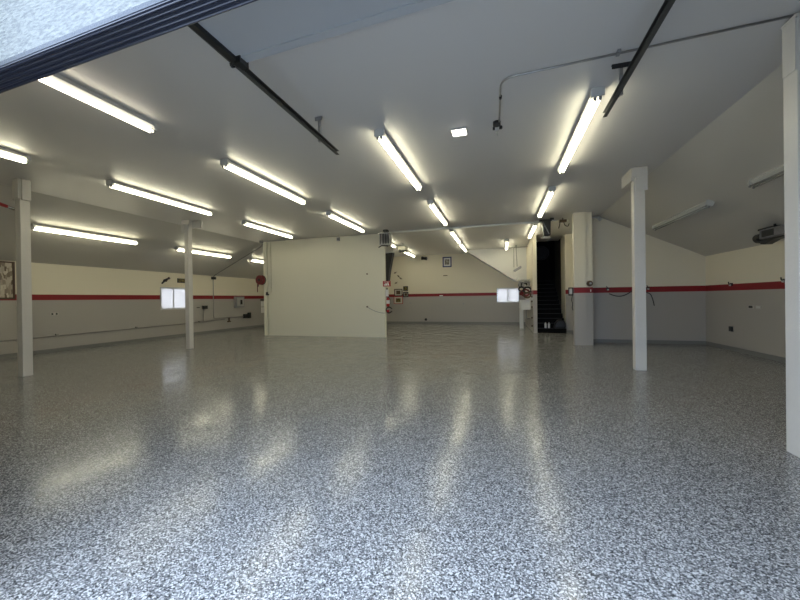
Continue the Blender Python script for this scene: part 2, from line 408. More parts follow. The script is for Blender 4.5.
def track(xc, side, label):
    t = thing('door_track', (xc, 2.7, 3.4), label, 'door track', 'overhead door tracks')
    # C-channel following the door: vertical, curve, long horizontal
    path = [(.95, 2.35), (.95, 3.07)] + [(.95 + .38 * (1 - math.cos(a)), 3.07 + .38 * math.sin(a)) for a in [PI / 2 * k / 8 for k in range(1, 9)]] + [(4.48, 3.45)]
    def off(i, d):
        a = path[max(0, i - 1)]; b = path[min(len(path) - 1, i + 1)]
        tx, tz = b[0] - a[0], b[1] - a[1]; l = math.hypot(tx, tz); return (path[i][0] + tz / l * d, path[i][1] - tx / l * d)
    bm = B(); n = len(path)
    for (d0, d1, x0, x1) in ((.024, .027, -.022, .022), (-.027, -.024, -.022, .022), (-.027, .027, .019, .022)):
        q = [off(i, d0) for i in range(n)] + [off(i, d1) for i in reversed(range(n))]
        a, b = sorted((xc + side * x0, xc + side * x1))
        va = [bm.verts.new((a, *pq)) for pq in q]; vb = [bm.verts.new((b, *pq)) for pq in q]
        m_ = len(q)
        for i in range(n - 1):
            j = m_ - 1 - i
            bm.faces.new((va[i], va[i + 1], va[j - 1], va[j])); bm.faces.new((vb[i], vb[j], vb[j - 1], vb[i + 1]))
        for i in range(m_): bm.faces.new((va[i], vb[i], vb[(i + 1) % m_], va[(i + 1) % m_]))
    obj('channel', bm, M_track, t)
    bm = B(); a, b = sorted((xc + side * .023, xc + side * .040)); box(bm, a, b, 1.6, 4.30, 3.462, 3.466); a, b = sorted((xc + side * .023, xc + side * .027)); box(bm, a, b, 1.6, 4.30, 3.44, 3.466); obj('reinforcing_angle', bm, M_dark, t)
    bm = B(); x = xc + side * .035
    box(bm, x - .015, x + .015, 4.02, 4.05, 3.42, H); obj('hanger_strap', bm, M_galv, t)
    bm = B(); xa, xb = (x - .09, x + .12) if side > 0 else (x - .05, x + .05); box(bm, xa, xb, 4.0, 4.03, H - .006, H - .002); box(bm, xa, xb, 4.0, 4.004, H - .05, H - .002); obj('ceiling_angle', bm, M_dark if side > 0 else M_grey, t)
    bm = B(); tube(bm, bend([(x, 4.03, 3.46), (x, 4.10, 3.44)], .01), .008, 6); obj('bolt', bm, M_grey, t)
track(-2.185, -1, 'left overhead door track, long steel channel hung under the ceiling from the door edge')
track(1.17, 1, 'right overhead door track, dark steel channel beside the long ceiling conduit')

# ---------------------------------------------------------------- fluorescent fixtures
def lamp(lit):
    t = thing('fluorescent_light', (0, 0, 0), 'x', 'ceiling light')
    bm = B(); prism(bm, [(-.065, -.06), (-.045, -.002), (.045, -.002), (.065, -.06), (.018, -.08), (-.018, -.08)], 'y', 0, 2.44); obj('housing', bm, M_fix, t)
    for y in (0, 2.40):
        bm = B(); box(bm, -.07, .07, y - .004, y + .044, -.105, -.01); e = obj('end_cap', bm, M_fix, t, bevel=.004)
        for x in (-.026, .026):
            yy = y + .02
            bm = B(); box(bm, x - .014, x + .014, yy - .012, yy + .012, -.142, -.10); obj('lamp_holder', bm, M_grey, e)
    for x in (-.026, .026):
        bm = B(); tube(bm, [(x, .034, -.122), (x, 2.406, -.122)], .0125, 10); obj('tube', bm, M_tube if lit else M_tube_off, t)
    return t
L_on = lamp(True); L_off = lamp(False)
G = 'lit twin tube ceiling lights'
spots = [
 (1.08, 4.38, 'lit twin tube ceiling light nearest in the right row, beside the right door track end'),
 (1.08, 7.99, 'lit twin tube ceiling light in the right row just before the white ceiling trim'),
 (1.08, 11.64, 'lit ceiling light in the right row beyond the white trim, next to the stair opening'),
 (.29, 14.65, 'small far ceiling light alone in front of the white stair boxing, above the far window'),
 (-1.583, 4.53, 'lit twin tube ceiling light nearest in the middle row, left of the square lamp'),
 (-1.583, 8.16, 'lit twin tube ceiling light in the middle row just before the white ceiling trim'),
 (-1.583, 11.79, 'lit twin tube ceiling light in the middle row just beyond the white ceiling trim'),
 (-1.583, 14.6, 'farthest lit ceiling light of the middle row, end against the stair boxing'),
 (-4.36, 1.06, 'ceiling light at top left whose near end is hidden behind the raised garage door'),
 (-4.36, 4.70, 'long lit ceiling light above left of the cream partition, well in front of it'),
 (-4.36, 8.33, 'lit ceiling light ending just in front of the top of the cream partition'),
 (-4.38, 12.0, 'lit ceiling light peeking out right behind the partition top by the grey hanging unit'),
 (-4.42, 15.65, 'farthest lit ceiling light behind the partition, near the far wall'),
 (-7.17, 1.21, 'lit ceiling light at the left picture edge, only its far end visible'),
 (-7.17, 4.84, 'lit ceiling light over the space between the two left posts, near its break line'),
 (-7.17, 8.46, 'lit ceiling light between the second left post and the partition top'),
]
for i, (x, y, lb) in enumerate(spots):
    if i == 0:
        o = L_on; o.location = (x, y, H); o['label'] = lb; o['group'] = G
    else:
        o = dup(L_on, (x, y, H), lb, G)
        if i == 8:
            for c in o.children:
                if c.data.materials[0] == M_tube: c.material_slots[0].link = 'OBJECT'; c.material_slots[0].material = M_tube_dim
aL = -math.atan(sL); aR = math.atan(sR)
for x, y, lb in ((-10.5, 5.38, 'lit tube light on the left sloped ceiling between the two left posts'),
                 (-10.5, 9.13, 'lit tube light on the left sloped ceiling passing behind the second left post'),
                 (-10.5, 12.75, 'lit tube light on the left sloped ceiling half hidden by the partition edge')):
    dup(L_on, (x, y, zl(x)), lb, 'lit lights on the left slope', rot=(0, aL, 0))
for i, (x, y, lb) in enumerate(((3.9, 8.05, 'unlit tube light on the right sloped ceiling, right of the right post'),
                                (3.9, 4.42, 'unlit tube light on the right sloped ceiling partly hidden by the nearest post'))):
    if i == 0: o = L_off; o.location = (x, y, zr(x)); o['label'] = lb; o['group'] = 'unlit lights on the right slope'; o.rotation_euler = (0, aR, 0)
    else: dup(L_off, (x, y, zr(x)), lb, 'unlit lights on the right slope', rot=(0, aR, 0))

t = thing('square_light', (-.53, 4.94, H), 'small glowing square lamp flush on the ceiling between middle and right lamp rows', 'ceiling light')
bm = B(); box(bm, -.64, -.42, 4.84, 5.04, H - .022, H); obj('trim_ring', bm, M_fix, t, bevel=.01)
bm = B(); box(bm, -.625, -.435, 4.855, 5.025, H - .034, H - .022); obj('diffuser', bm, M_led, t, bevel=.005)

# ceiling conduit with small fixture at the end
t = thing('ceiling_conduit', (.03, 4.0, H), 'thin steel conduit bent across the ceiling from a small junction box to the nearest post', 'conduit')
bm = B(); tube(bm, bend([(.01, 4.80, H - .02), (.03, 3.87, H - .02), (2.46, 3.73, H - .02)], .16, 10), .011, 10); obj('pipe', bm, M_galv, t)
bm = B(); tube(bm, [(.027, 4.20, H - .02), (.026, 4.25, H - .02)], .017, 10); obj('coupling', bm, M_dark, t)
bm = B(); box(bm, 1.10, 1.13, 3.77, 3.83, H - .035, H); obj('pipe_clip', bm, M_grey, t)
t = thing('junction_box', (0, 4.86, H), 'small dark junction box with a white sensor at the ceiling conduit end', 'junction box')
bm = B(); tube(bm, [(-.02, 4.84, H - .05), (-.02, 4.84, H)], .05, 16); obj('box', bm, M_dark, t)
bm = B(); box(bm, -.045, .01, 4.9, 4.96, H - .08, H); obj('sensor', bm, M_fix, t, bevel=.008)
for x in (-.055, .03):
    bm = B(); tube(bm, [(x, 4.98, H - .035), (x, 4.98, H)], .022, 12); obj('plug', bm, M_dark, t)
bm = B(); tube(bm, [(-.02, 5.0, H - .06), (-.01, 5.10, H - .07)], .012, 10); obj('probe', bm, M_fix, t)

# ---------------------------------------------------------------- posts
def post(name, x0, x1, y0, y1, ztop, label, gus, zb=0, m=M_post, arm=None):
    t = thing(name, ((x0 + x1) / 2, (y0 + y1) / 2, 0), label, 'post', 'white timber posts')
    bm = B(); box(bm, x0, x1, y0, y1, zb, ztop); obj('shaft', bm, m, t, bevel=.006)
    for gset in gus:
        bm = B(); box(bm, *gset); obj('gusset_board', bm, m, t, bevel=.004)
    return t
post('support_post', -8.815, -8.665, 4.29, 4.44, H, 'white square post at the far left in front of the framed picture wall',
     [(-8.865, -8.817, 4.28, 4.45, 3.34, H), (-8.663, -8.615, 4.30, 4.43, 3.34, H), (-8.815, -8.665, 4.262, 4.289, 3.36, H)])
post('support_post', -8.815, -8.675, 7.95, 8.09, H, 'second white post on the left, standing in front of the glowing left window',
     [(-8.88, -8.60, 7.915, 7.949, 3.62, H), (-8.88, -8.79, 7.915, 7.949, 3.36, 3.62), (-8.83, -8.36, 8.091, 8.13, 3.52, H)])
post('support_post', 2.375, 2.555, 7.33, 7.47, H, 'white post right of centre carrying a small angled wooden bracket',
     [(2.345, 2.59, 7.30, 7.329, 3.54, H - .01), (2.40, 2.59, 7.30, 7.329, 3.29, 3.54), (2.335, 2.374, 7.33, 7.86, 3.49, H - .01)])
t = post('support_post', 2.385, 2.545, 3.69, 3.845, H - .06, 'nearest white post at the right picture edge, painted rough along its side',
     [(2.375, 2.384, 3.695, 3.835, 3.24, H - .055), (2.375, 2.56, 3.69, 3.85, H - .055, H - .03)])
post('support_post', -8.93, -8.80, 11.60, 11.72, H - .02, 'slim cream post against the left end of the cream partition, carrying the hose reel', [], m=M_cream)
bm = B(); tube(bm, [(-8.63, 11.65, 1.9), (-8.63, 11.65, 3.68)], .014, 8); tube(bm, bend([(-8.63, 11.65, 1.9), (-8.63, 11.65, 1.70), (-8.66, 11.62, 1.66)], .03), .012, 8)
pd = thing('drop_pipe', (-8.65, 11.65, 1.6), 'cream painted drop pipe with a small dark valve down the left edge of the partition', 'pipe'); obj('pipe', bm, M_cream, pd)
t = thing('notice_frame', (2.49, 3.68, 1.5), 'small white framed notice on the front of the nearest post at the right edge', 'notice')
bm = B(); box(bm, 2.40, 2.52, 3.672, 3.688, 1.50, 1.82); obj('frame', bm, M_fix, t, bevel=.004)
bm = B(); box(bm, 2.412, 2.508, 3.668, 3.672, 1.515, 1.805); obj('sheet', bm, mat('grey_sheet', (.3, .33, .32), .6), t)

# boxed column at the right, banded like the walls
bm = B(); box(bm, 2.0, 2.30, 10.75, 10.95, 0, H); box(bm, 2.30, 2.48, 10.80, 10.95, 0, H); box(bm, 2.17, 2.48, 10.95, YR, 0, H)
o = struct('wall_column', bm, M_wall)
bm = B(); box(bm, 2.30, 2.34, 10.78, 10.80, 0, H); box(bm, 2.34, 2.48, 10.78, 10.80, 3.37, 3.39); obj('batten', bm, M_wall, o)

# ---------------------------------------------------------------- staircase
st = thing('staircase', (1.85, 14.1, 0), 'black straight staircase climbing away into a dark stairwell', 'stairs')
for k in range(12):
    bm = B(); y = 14.15 + k * .27; box(bm, 1.34, 2.355, y, y + .29, 0 if k == 0 else k * .175 - .02, (k + 1) * .175)
    s_ = obj('step', bm, M_step, st, bevel=.008)
    bm = B(); box(bm, 1.35, 2.345, y - .012, y + .03, (k + 1) * .175 - .012, (k + 1) * .175 + .004); obj('nosing', bm, mat('nosing_rubber', (.010, .010, .010), .6) if k == 0 else bpy.data.materials['nosing_rubber'], s_)
bm = B(); box(bm, 1.34, 2.355, 17.39, YB - .001, 2.0, 2.10); obj('landing', bm, M_step, st)
for x, lb in ((1.64, 'left one of two small white bottles on the lowest black stair step'), (1.76, 'right one of two small white bottles on the lowest black stair step')):
    t = thing('bottle', (x, 14.26, .179), lb, 'bottle', 'bottles on the lowest step')
    bm = B(); tube(bm, [(x, 14.26, .18), (x, 14.26, .34), (x, 14.26, .37)], [.038, .038, .02], 14); obj('body', bm, M_paper, t)
    bm = B(); tube(bm, [(x, 14.26, .37), (x, 14.26, .40)], .018, 12); obj('cap', bm, M_fix, t)
t = thing('duffel_bag', (2.15, 14.29, .179), 'black bag slumped on the lowest stair step by the right wall', 'bag')
bm = B(); prism(bm, [(1.93, .18), (2.34, .18), (2.345, .36), (2.28, .48), (2.1, .50), (1.97, .40)], 'y', 14.16, 14.40); obj('body', bm, M_black, t, bevel=.04)
bm = B(); tube(bm, [(2.02, 14.19, .42), (2.08, 14.19, .50), (2.2, 14.19, .51), (2.26, 14.19, .44)], .012, 8); obj('handle', bm, M_dark, t)
t = thing('round_emblem', (1.93, YB - .05, 3.1), 'large dim round emblem on the dark stairwell end wall', 'wall emblem')
bm = B(); tube(bm, [(1.98, YB - .03, 3.55), (1.98, YB - .001, 3.55)], .36, 28); obj('disc', bm, mat('emblem_grey', (.03, .03, .032), .6), t)
bm = B(); tube(bm, [(1.98 + .3 * math.cos(a), YB - .04, 3.55 + .3 * math.sin(a)) for a in [2 * PI * k / 28 for k in range(28)]], .03, 8, closed=True); obj('rim', bm, M_black, t)

# ---------------------------------------------------------------- left wall
t = thing('framed_picture', (XL, 5.3, 1.5), 'large framed brownish picture on the left wall, cut by the left picture edge', 'picture')
bm = B()
for a in ((4.75, 4.79, 1.50, 2.47), (5.84, 5.88, 1.50, 2.47), (4.79, 5.84, 1.50, 1.54), (4.79, 5.84, 2.43, 2.47)): box(bm, XL + .001, XL + .035, *a)
obj('frame', bm, M_wood, t)
bm = B(); box(bm, XL + .001, XL + .015, 4.79, 5.84, 1.54, 2.43); obj('print', bm, M_pic_big, t)

t = thing('red_bar', (-9.84, 4.6, 3.4), 'red bar with a bright metal tip under the left slope beside the far left post', 'bar')
p0, p1 = Vector((-9.75, 4.15, 3.50)), Vector((-9.83, 4.66, 3.405)); d = (p1 - p0).normalized()
bm = B(); tube(bm, [p0, p1], .035, 12); obj('tube', bm, M_red, t)
bm = B(); tube(bm, [p1, p1 + d * .16], .03, 12); obj('tip', bm, mat('bright_tip', (.7, .7, .66), .25, .9), t)
bm = B(); tube(bm, [p0 + d * .2, p0 + d * .2 + Vector((-.0, 0, .2))], .012, 8); obj('hanger', bm, M_dark, t)

t = thing('wall_conduit', (XL, 9, .45), 'long low steel conduit along the left wall', 'conduit')
xw = XL + .018
bm = B(); tube(bm, [(xw, 1.2, .43), (xw, 5.5, .44), (xw, 10.8, .49), (xw, 13.0, .53)], .018, 8); obj('pipe', bm, M_cond, t)
for y in (3.5, 6.75, 9.0, 11.6):
    bm = B(); z = .40 + .0095 * y; box(bm, XL + .001, XL + .045, y - .03, y + .03, z - .025 + .0, z + .025 + .02); obj('coupling', bm, M_cond, t)
t = thing('drop_conduit', (XL, 12.4, .6), 'steel conduit dropping down the left wall from the sloped ceiling to the floor level outlets', 'conduit')
bm = B(); tube(bm, bend([(XL + .02, 13.1, .60), (XL + .02, 12.37, .62), (XL + .02, 12.37, 2.43), (XL + .14, 12.37, zl(XL) + .04), (-9.6, 12.3, zl(-9.6) - .03), (-9.3, 12.1, H - .03), (-9.05, 11.75, H - .04)], .09), .016, 8); obj('pipe', bm, M_cond, t)
bm = B(); box(bm, XL + .001, XL + .10, 12.28, 12.46, 2.33, 2.44); obj('pull_box', bm, M_dark, t)
t = thing('header_conduit', (-8.4, 11.55, 3.62), 'short conduit with a grey elbow box along the top left of the partition', 'conduit')
bm = B(); tube(bm, [(-8.98, 11.56, H - .05), (-7.9, 11.56, H - .05)], .014, 8); obj('pipe', bm, M_cond, t)
bm = B(); box(bm, -9.05, -8.92, 11.53, 11.59, 3.62, H - .01); obj('elbow_box', bm, M_grey, t)
t = thing('electrical_box', (XL, 13.7, 1.1), 'grey electrical cabinet with a black switch handle on the left wall over the red band', 'electrical box')
bm = B(); box(bm, XL + .001, XL + .12, 13.60, 14.18, 1.05, 1.58); obj('enclosure', bm, M_grey, t, bevel=.01)
bm = B(); box(bm, XL + .12, XL + .135, 13.68, 14.10, 1.12, 1.52); obj('cover', bm, mat('light_grey_metal', (.5, .5, .48), .4, .3), t)
bm = B(); box(bm, XL + .135, XL + .17, 13.88, 13.98, 1.20, 1.42); obj('switch_handle', bm, M_black, t)
t = thing('outlet_cluster', (XL, 14.4, .5), 'dark outlet boxes and small valve where the low conduit ends on the left wall', 'outlet box')
bm = B(); tube(bm, [(XL + .02, 13.12, .60), (XL + .02, 14.2, .60)], .016, 8); obj('pipe', bm, M_cond, t)
bm = B(); box(bm, XL + .001, XL + .11, 14.20, 14.42, .52, .72); obj('box', bm, M_dark, t, bevel=.01)
bm = B(); box(bm, XL + .001, XL + .09, 14.50, 14.68, .50, .78); obj('box', bm, M_black, t, bevel=.01)
bm = B(); tube(bm, [(XL + .04, 13.25, .60), (XL + .04, 13.25, .42)], .03, 10); tube(bm, [(XL + .04, 13.15, .42), (XL + .04, 13.35, .42)], .025, 10); obj('valve', bm, M_brown, t)
t = thing('switch_box', (XL, 11.85, 1.1), 'small dark switch box with a thin drop pipe on the grey lower left wall', 'switch box')
bm = B(); box(bm, XL + .001, XL + .08, 11.78, 12.0, 1.05, 1.19); obj('box', bm, M_dark, t, bevel=.006)
bm = B(); tube(bm, [(XL + .02, 11.82, 1.06), (XL + .02, 11.82, .52)], .010, 8); obj('pipe', bm, M_cond, t)
bm = B(); box(bm, XL + .001, XL + .01, 11.5, 11.65, 1.10, 1.13); obj('plate', bm, M_dark, t)
t = thing('wall_outlet', (XL, 6.7, 1.07), 'double outlet plate on the grey lower left wall beside the far left post', 'outlet')
bm = B(); box(bm, XL + .001, XL + .008, 6.62, 6.80, 1.04, 1.11); obj('plate', bm, mat('beige_plate', (.52, .50, .46), .5), t, bevel=.002)
for y in (6.66, 6.76):
    bm = B(); box(bm, XL + .008, XL + .011, y - .02, y + .02, 1.05, 1.10); obj('socket', bm, M_dark, t)
t = thing('wall_bracket', (XL, 10.1, 2.1), 'small dark twisted metal bracket above the left window', 'bracket')
bm = B(); tube(bm, bend([(XL + .02, 9.96, 2.06), (XL + .06, 10.04, 2.16), (XL + .06, 10.1, 2.22), (XL + .05, 10.26, 2.27)], .05), .03, 8); obj('arm', bm, M_black, t)
bm = B(); tube(bm, [(XL + .06, 10.1, 2.14), (XL + .06, 10.22, 2.31)], .022, 8); obj('lever', bm, M_brown, t)
bm = B(); tube(bm, [(XL + .001, 10.08, 2.18), (XL + .04, 10.08, 2.18)], .05, 12); obj('base', bm, M_black, t)
t = thing('wall_sign', (XL, 10.9, 2.15), 'small dark framed plaque on the left wall above the window, beside the second post', 'plaque')
bm = B(); box(bm, XL + .001, XL + .02, 10.62, 11.05, 2.12, 2.29); obj('frame', bm, M_black, t)
bm = B(); box(bm, XL + .02, XL + .024, 10.66, 11.01, 2.15, 2.26); obj('face', bm, M_pic_b, t)
t = thing('paper_holder', (XL, 15.8, .8), 'two white sheets under a black strip on the far left wall beside the partition edge', 'notice')
for z in ((1.05, 1.33), (.72, 1.02)):
    bm = B(); box(bm, XL + .001, XL + .006, 15.55, 15.95, *z); obj('sheet', bm, M_paper, t)
bm = B(); box(bm, XL + .001, XL + .05, 15.5, 16.0, 1.37, 1.44); obj('top_strip', bm, M_black, t)
t = thing('wall_stud', (XL, 14.9, 1.15), 'tiny metal stud on the grey lower left wall right of the electrical cabinet', 'stud')
bm = B(); tube(bm, [(XL + .001, 14.9, 1.15), (XL + .02, 14.9, 1.15)], .022, 10); obj('plate', bm, M_grey, t)

# ---------------------------------------------------------------- hose reel and valve on the slim post
t = thing('hose_reel', (-8.93, 11.52, 1.95), 'dark red hose reel mounted high on the slim post at the left of the partition', 'hose reel')
cx, cy, cz = -8.92, 11.40, 2.17
bm = B()
for k in range(4): tube(bm, [(cx + (.165 - .012 * (k % 2)) * math.cos(a), cy - .05 + .033 * k, cz + (.165 - .012 * (k % 2)) * math.sin(a)) for a in [2 * PI * j / 28 for j in range(28)]], .019, 8, closed=True)
obj('hose', bm, M_hose, t)
for s in (-.085, .085):
    bm = B(); tube(bm, [(cx, cy + s - .004, cz), (cx, cy + s + .004, cz)], .15 if s < 0 else .19, 28); obj('side_disc', bm, M_reel if s < 0 else M_dark, t)
bm = B(); tube(bm, [(cx, cy - .11, cz), (cx, cy + .11, cz)], .045, 16); obj('hub', bm, M_black, t)
bm = B(); box(bm, cx - .03, cx + .03, 11.48, 11.60, cz - .16, cz + .10); box(bm, cx - .17, cx - .13, 11.42, 11.46, cz - .25, cz - .1); obj('bracket', bm, M_dark, t)
bm = B(); tube(bm, bend([(cx - .15, 11.42, cz - .08), (cx - .16, 11.42, cz - .22), (cx - .16, 11.42, 1.70)], .05), .014, 8); obj('hanging_end', bm, M_hose, t)
t = pd
bm = B(); tube(bm, [(-8.80, 11.56, 1.60), (-8.68, 11.56, 1.60)], .03, 10); vb = obj('valve', bm, M_dark, t)
bm = B(); box(bm, -8.77, -8.72, 11.51, 11.58, 1.62, 1.70); obj('lever', bm, M_black, vb, bevel=.005)

# ---------------------------------------------------------------- partition details
t = thing('ceiling_bell', (-5.71, 11.62, 3.56), 'small grey box high on the cream partition under the ceiling', 'alarm box')
bm = B(); box(bm, -5.77, -5.65, 11.61, 11.668, 3.53, 3.66); obj('housing', bm, M_grey, t, bevel=.01)
bm = B(); tube(bm, [(-5.71, 11.60, 3.595), (-5.71, 11.61, 3.595)], .03, 12); obj('lens', bm, M_dark, t)
bm = B(); tube(bm, [(-4.60, 11.64, 2.28), (-4.60, 11.669, 2.28)], .028, 12); tag(obj('wall_hook', bm, M_brown), 'small round brown hook on the right part of the cream partition, upper one', 'hook')
t = thing('hanging_cable', (-4.6, 11.66, 1.0), 'thin dark cable sagging across the lower right of the cream partition', 'cable')
bm = B(); tube(bm, [(-4.6 + .68 * k / 12, 11.655, 1.09 - .22 * (1 - (1 - k / 12) ** 2)) for k in range(13)], .009, 8); obj('wire', bm, M_cond, t)
bm = B(); tube(bm, [(-4.61, 11.64, 1.10), (-4.61, 11.669, 1.10)], .03, 12); obj('plug', bm, M_brown, t)
# grey louvred heater hung at the partition's right top
t = thing('unit_heater', (-3.75, 11.2, 3.2), 'grey louvred unit heater hung from the ceiling at the right top corner of the partition', 'heater')
bm = B(); box(bm, -3.93, -3.58, 11.12, 11.45, 3.20, 3.62); obj('casing', bm, M_grey, t, bevel=.015)
for k in range(7):
    x = -3.90 + k * .048
    bm = B(); prism(bm, [(x, 11.115), (x + .03, 11.09), (x + .034, 11.10), (x + .006, 11.12)], 'z', 3.24, 3.58); obj('louvre', bm, M_galv if k % 2 else M_dark, t)
bm = B(); box(bm, -3.82, -3.66, 11.20, 11.36, 3.62, H); obj('bracket', bm, M_black, t)
bm = B(); tube(bm, bend([(-3.98, 11.2, 3.14), (-3.85, 11.15, 3.19), (-3.62, 11.15, 3.16)], .05), .02, 8); obj('cable', bm, M_dark, t)
# black hanging tapered panel; object unidentified, shaped from its outline only
t = thing('tapered_panel', (-4.0, 12.5, 2.05), 'black tapered panel hanging beside the right end of the partition above the red sign', 'panel')
bm = B(); prism(bm, [(-4.30, 3.08), (-3.84, 3.10), (-3.97, 2.5), (-4.04, 2.03), (-4.3, 2.03)], 'y', 12.35, 12.60); obj('tapered_body', bm, M_black, t, bevel=.01)
bm = B(); prism(bm, [(-4.30, 3.08), (-3.84, 3.10), (-3.83, 3.14), (-4.30, 3.12)], 'y', 12.34, 12.62); obj('top_rail', bm, M_fix, t)
for x in (-4.22, -3.9):
    bm = B(); tube(bm, [(x, 12.5, 3.12), (x, 12.5, H)], .006, 6); obj('hanger', bm, M_grey, t)

def arrow_sign():
    t = thing('extinguisher_sign', (-3.86, 11.66, 1.8), 'small red sign with white pictogram at the right end of the partition', 'sign')
    bm = B(); box(bm, -4.00, -3.715, 11.650, 11.662, 1.815, 2.01); obj('plate', bm, M_red, t)
    bm = B(); y0, y1 = 11.645, 11.650
    box(bm, -3.965, -3.75, y0, y1, 1.965, 1.98)
    prism(bm, [(-3.93, 1.845), (-3.83, 1.845), (-3.86, 1.93), (-3.90, 1.93)], 'y', y0, y1)
    prism(bm, [(-3.82, 1.845), (-3.76, 1.845), (-3.80, 1.955), (-3.84, 1.955)], 'y', y0, y1)
    box(bm, -3.96, -3.935, y0, y1, 1.845, 1.91)
    obj('pictogram', bm, M_paper, t)
    bm = B(); box(bm, -3.93, -3.90, 11.662, 11.672, 1.87, 1.95); obj('fixing_tab', bm, M_grey, t)
arrow_sign()
t = thing('tag_card', (-3.85, 11.72, 1.5), 'white card on the partition end just below the red sign', 'card')
bm = B(); box(bm, -3.91, -3.80, 11.66, 11.667, 1.46, 1.71); obj('card', bm, M_paper, t)
bm = B(); tube(bm, [(-3.855, 11.665, 1.70), (-3.855, 11.665, 1.77)], .022, 8); obj('clip', bm, M_dark, t)
t = thing('fire_extinguisher', (-3.84, 11.73, 1.12), 'red fire extinguisher with white label on the end of the partition', 'fire extinguisher')
bm = B(); tube(bm, [(-3.845, 11.73, z) for z in (1.10, 1.11, 1.36, 1.40, 1.43)], [.045, .058, .058, .04, .02], 16); obj('cylinder', bm, M_red, t)
bm = B(); tube(bm, [(-3.845, 11.73, 1.20), (-3.845, 11.73, 1.33)], .0592, 16, caps=False); obj('label', bm, M_paper, t)
bm = B(); box(bm, -3.87, -3.79, 11.70, 11.76, 1.43, 1.455); box(bm, -3.86, -3.78, 11.71, 11.74, 1.465, 1.48); obj('handle', bm, M_black, t)
bm = B(); tube(bm, bend([(-3.82, 11.72, 1.43), (-3.765, 11.72, 1.38), (-3.77, 11.72, 1.18)], .05), .01, 8); obj('hose', bm, M_black, t)
t = thing('cable_coil', (-3.83, 11.73, .88), 'black and red coil of cable hanging on the partition end below the extinguisher', 'cable')
bm = B()
for k in range(3): tube(bm, [(-3.81 + (.10 + .01 * k) * math.cos(a), 11.70 + .02 * k, .98 + (.11 - .01 * k) * math.sin(a)) for a in [PI * .15 + 2 * PI * .85 * j / 20 for j in range(21)]], .018, 8)
obj('loop', bm, M_black, t)
bm = B(); box(bm, -3.905, -3.80, 11.69, 11.74, .90, .98); obj('plug', bm, M_red, t, bevel=.01)

# ---------------------------------------------------------------- far wall
def pic(name, x0, x1, z0, z1, m, pm, label, b=.04, mt=None):
    t = thing(name, ((x0 + x1) / 2, YB, z0), label, 'picture', 'framed pictures on the far wall')
    bm = B()
    for a in ((x0, x0 + b, z0, z1), (x1 - b, x1, z0, z1), (x0 + b, x1 - b, z0, z0 + b), (x0 + b, x1 - b, z1 - b, z1)): box(bm, a[0], a[1], YB - .03, YB - .001, a[2], a[3])
    obj('frame', bm, m, t)
    bm = B(); box(bm, x0 + b, x1 - b, YB - .015, YB - .001, z0 + b, z1 - b); obj('mat_board' if mt else 'print', bm, mt or pm, t)
    if mt:
        w_, h_ = (x1 - x0) * .25, (z1 - z0) * .24
        bm = B(); box(bm, x0 + w_, x1 - w_, YB - .018, YB - .015, z0 + h_, z1 - h_); obj('print', bm, pm, t)
cream = mat('mat_board_cream', (.62, .58, .48), .6)
pic('framed_picture', -2.97, -2.49, 3.03, 3.58, M_blue, M_pic_a, 'blue framed picture high on the far wall', .06, M_paper)
pic('framed_picture', -5.72, -5.24, 1.52, 1.92, M_wood, M_brown, 'dark framed picture over the red band, upper left of the far wall picture group', .045, cream)
pic('framed_picture', -5.75, -5.22, 1.08, 1.50, M_red, M_pic_b, 'red framed picture with pale mat just below the red band on the far wall', .03, cream)
pic('framed_picture', -5.19, -4.92, 1.80, 2.06, M_black, M_pic_b, 'small dark gold picture, topmost of the group on the far wall', .03)
pic('framed_picture', -5.20, -4.90, 1.46, 1.74, M_black, M_brown, 'small black framed picture with pale centre crossing the red band', .05, cream)
random.seed(3)
for i, (x, z, q, lb) in enumerate(((-5.64, 2.83, .5, 'topmost of the small dark ornaments on the far wall beside the black panel'),
                       (-5.45, 2.62, -.6, 'largest small dark ornament, midway in the row on the far wall'),
                       (-5.33, 2.50, -.4, 'small dark ornament low right in the slanting row on the far wall'),
                       (-5.60, 2.26, .6, 'lowest small dark ornament on the far wall above the pictures'))):
    bm = B(); c, s = math.cos(q), math.sin(q)
    pts = [(x - .10 * c, YB - .02, z - .10 * s), (x - .03 * c, YB - .02, z - .03 * s + .01), (x + .04 * c, YB - .02, z + .04 * s - .01), (x + .10 * c, YB - .02, z + .10 * s)]
    tube(bm, pts, [.008, .032, .022, .008], 8); tube(bm, [(x - .05 * s, YB - .015, z + .05 * c), (x + .05 * s, YB - .015, z - .05 * c)], .012, 6)
    tag(obj('wall_ornament', bm, M_brown), lb, 'ornament', 'dark ornaments on the far wall')
t = thing('security_camera', (-3.93, YB, 3.5), 'black horn shaped speaker high on the far wall left of the blue picture', 'speaker')
bm = B(); tube(bm, [(-4.08, 18.45, 3.56), (-3.95, 18.42, 3.54), (-3.80, 18.38, 3.52)], [.10, .07, .09], 14); obj('body', bm, M_black, t)
bm = B(); tube(bm, [(-3.95, 18.42, 3.54), (-3.95, YB - .001, 3.58)], .02, 8); obj('bracket', bm, M_dark, t)
t['category'] = 'speaker'; t.name = 'horn_speaker'
bm = B(); box(bm, -2.95, -2.72, YB - .02, YB - .001, 2.56, 2.60); tag(obj('wall_plate', bm, M_brown), 'tiny dark plate on the far wall below the blue picture', 'plate')
bm = B(); box(bm, -3.16, -2.98, YB - .03, YB - .001, 1.48, 1.53); tag(obj('wall_plate', bm, M_paper), 'small white plate on the red band of the far wall', 'plate')
bm = B(); tube(bm, [(-3.92, YB - .09, .22), (-3.92, YB - .001, .22)], .07, 14); tag(obj('floor_outlet', bm, M_black), 'round black outlet low on the far wall above the baseboard', 'outlet')
bm = B(); box(bm, -4.86, -4.72, YB - .012, YB - .001, 1.10, 1.15); tag(obj('wall_plate', bm, M_grey), 'small grey plate on the lower far wall right of the red framed picture', 'plate')
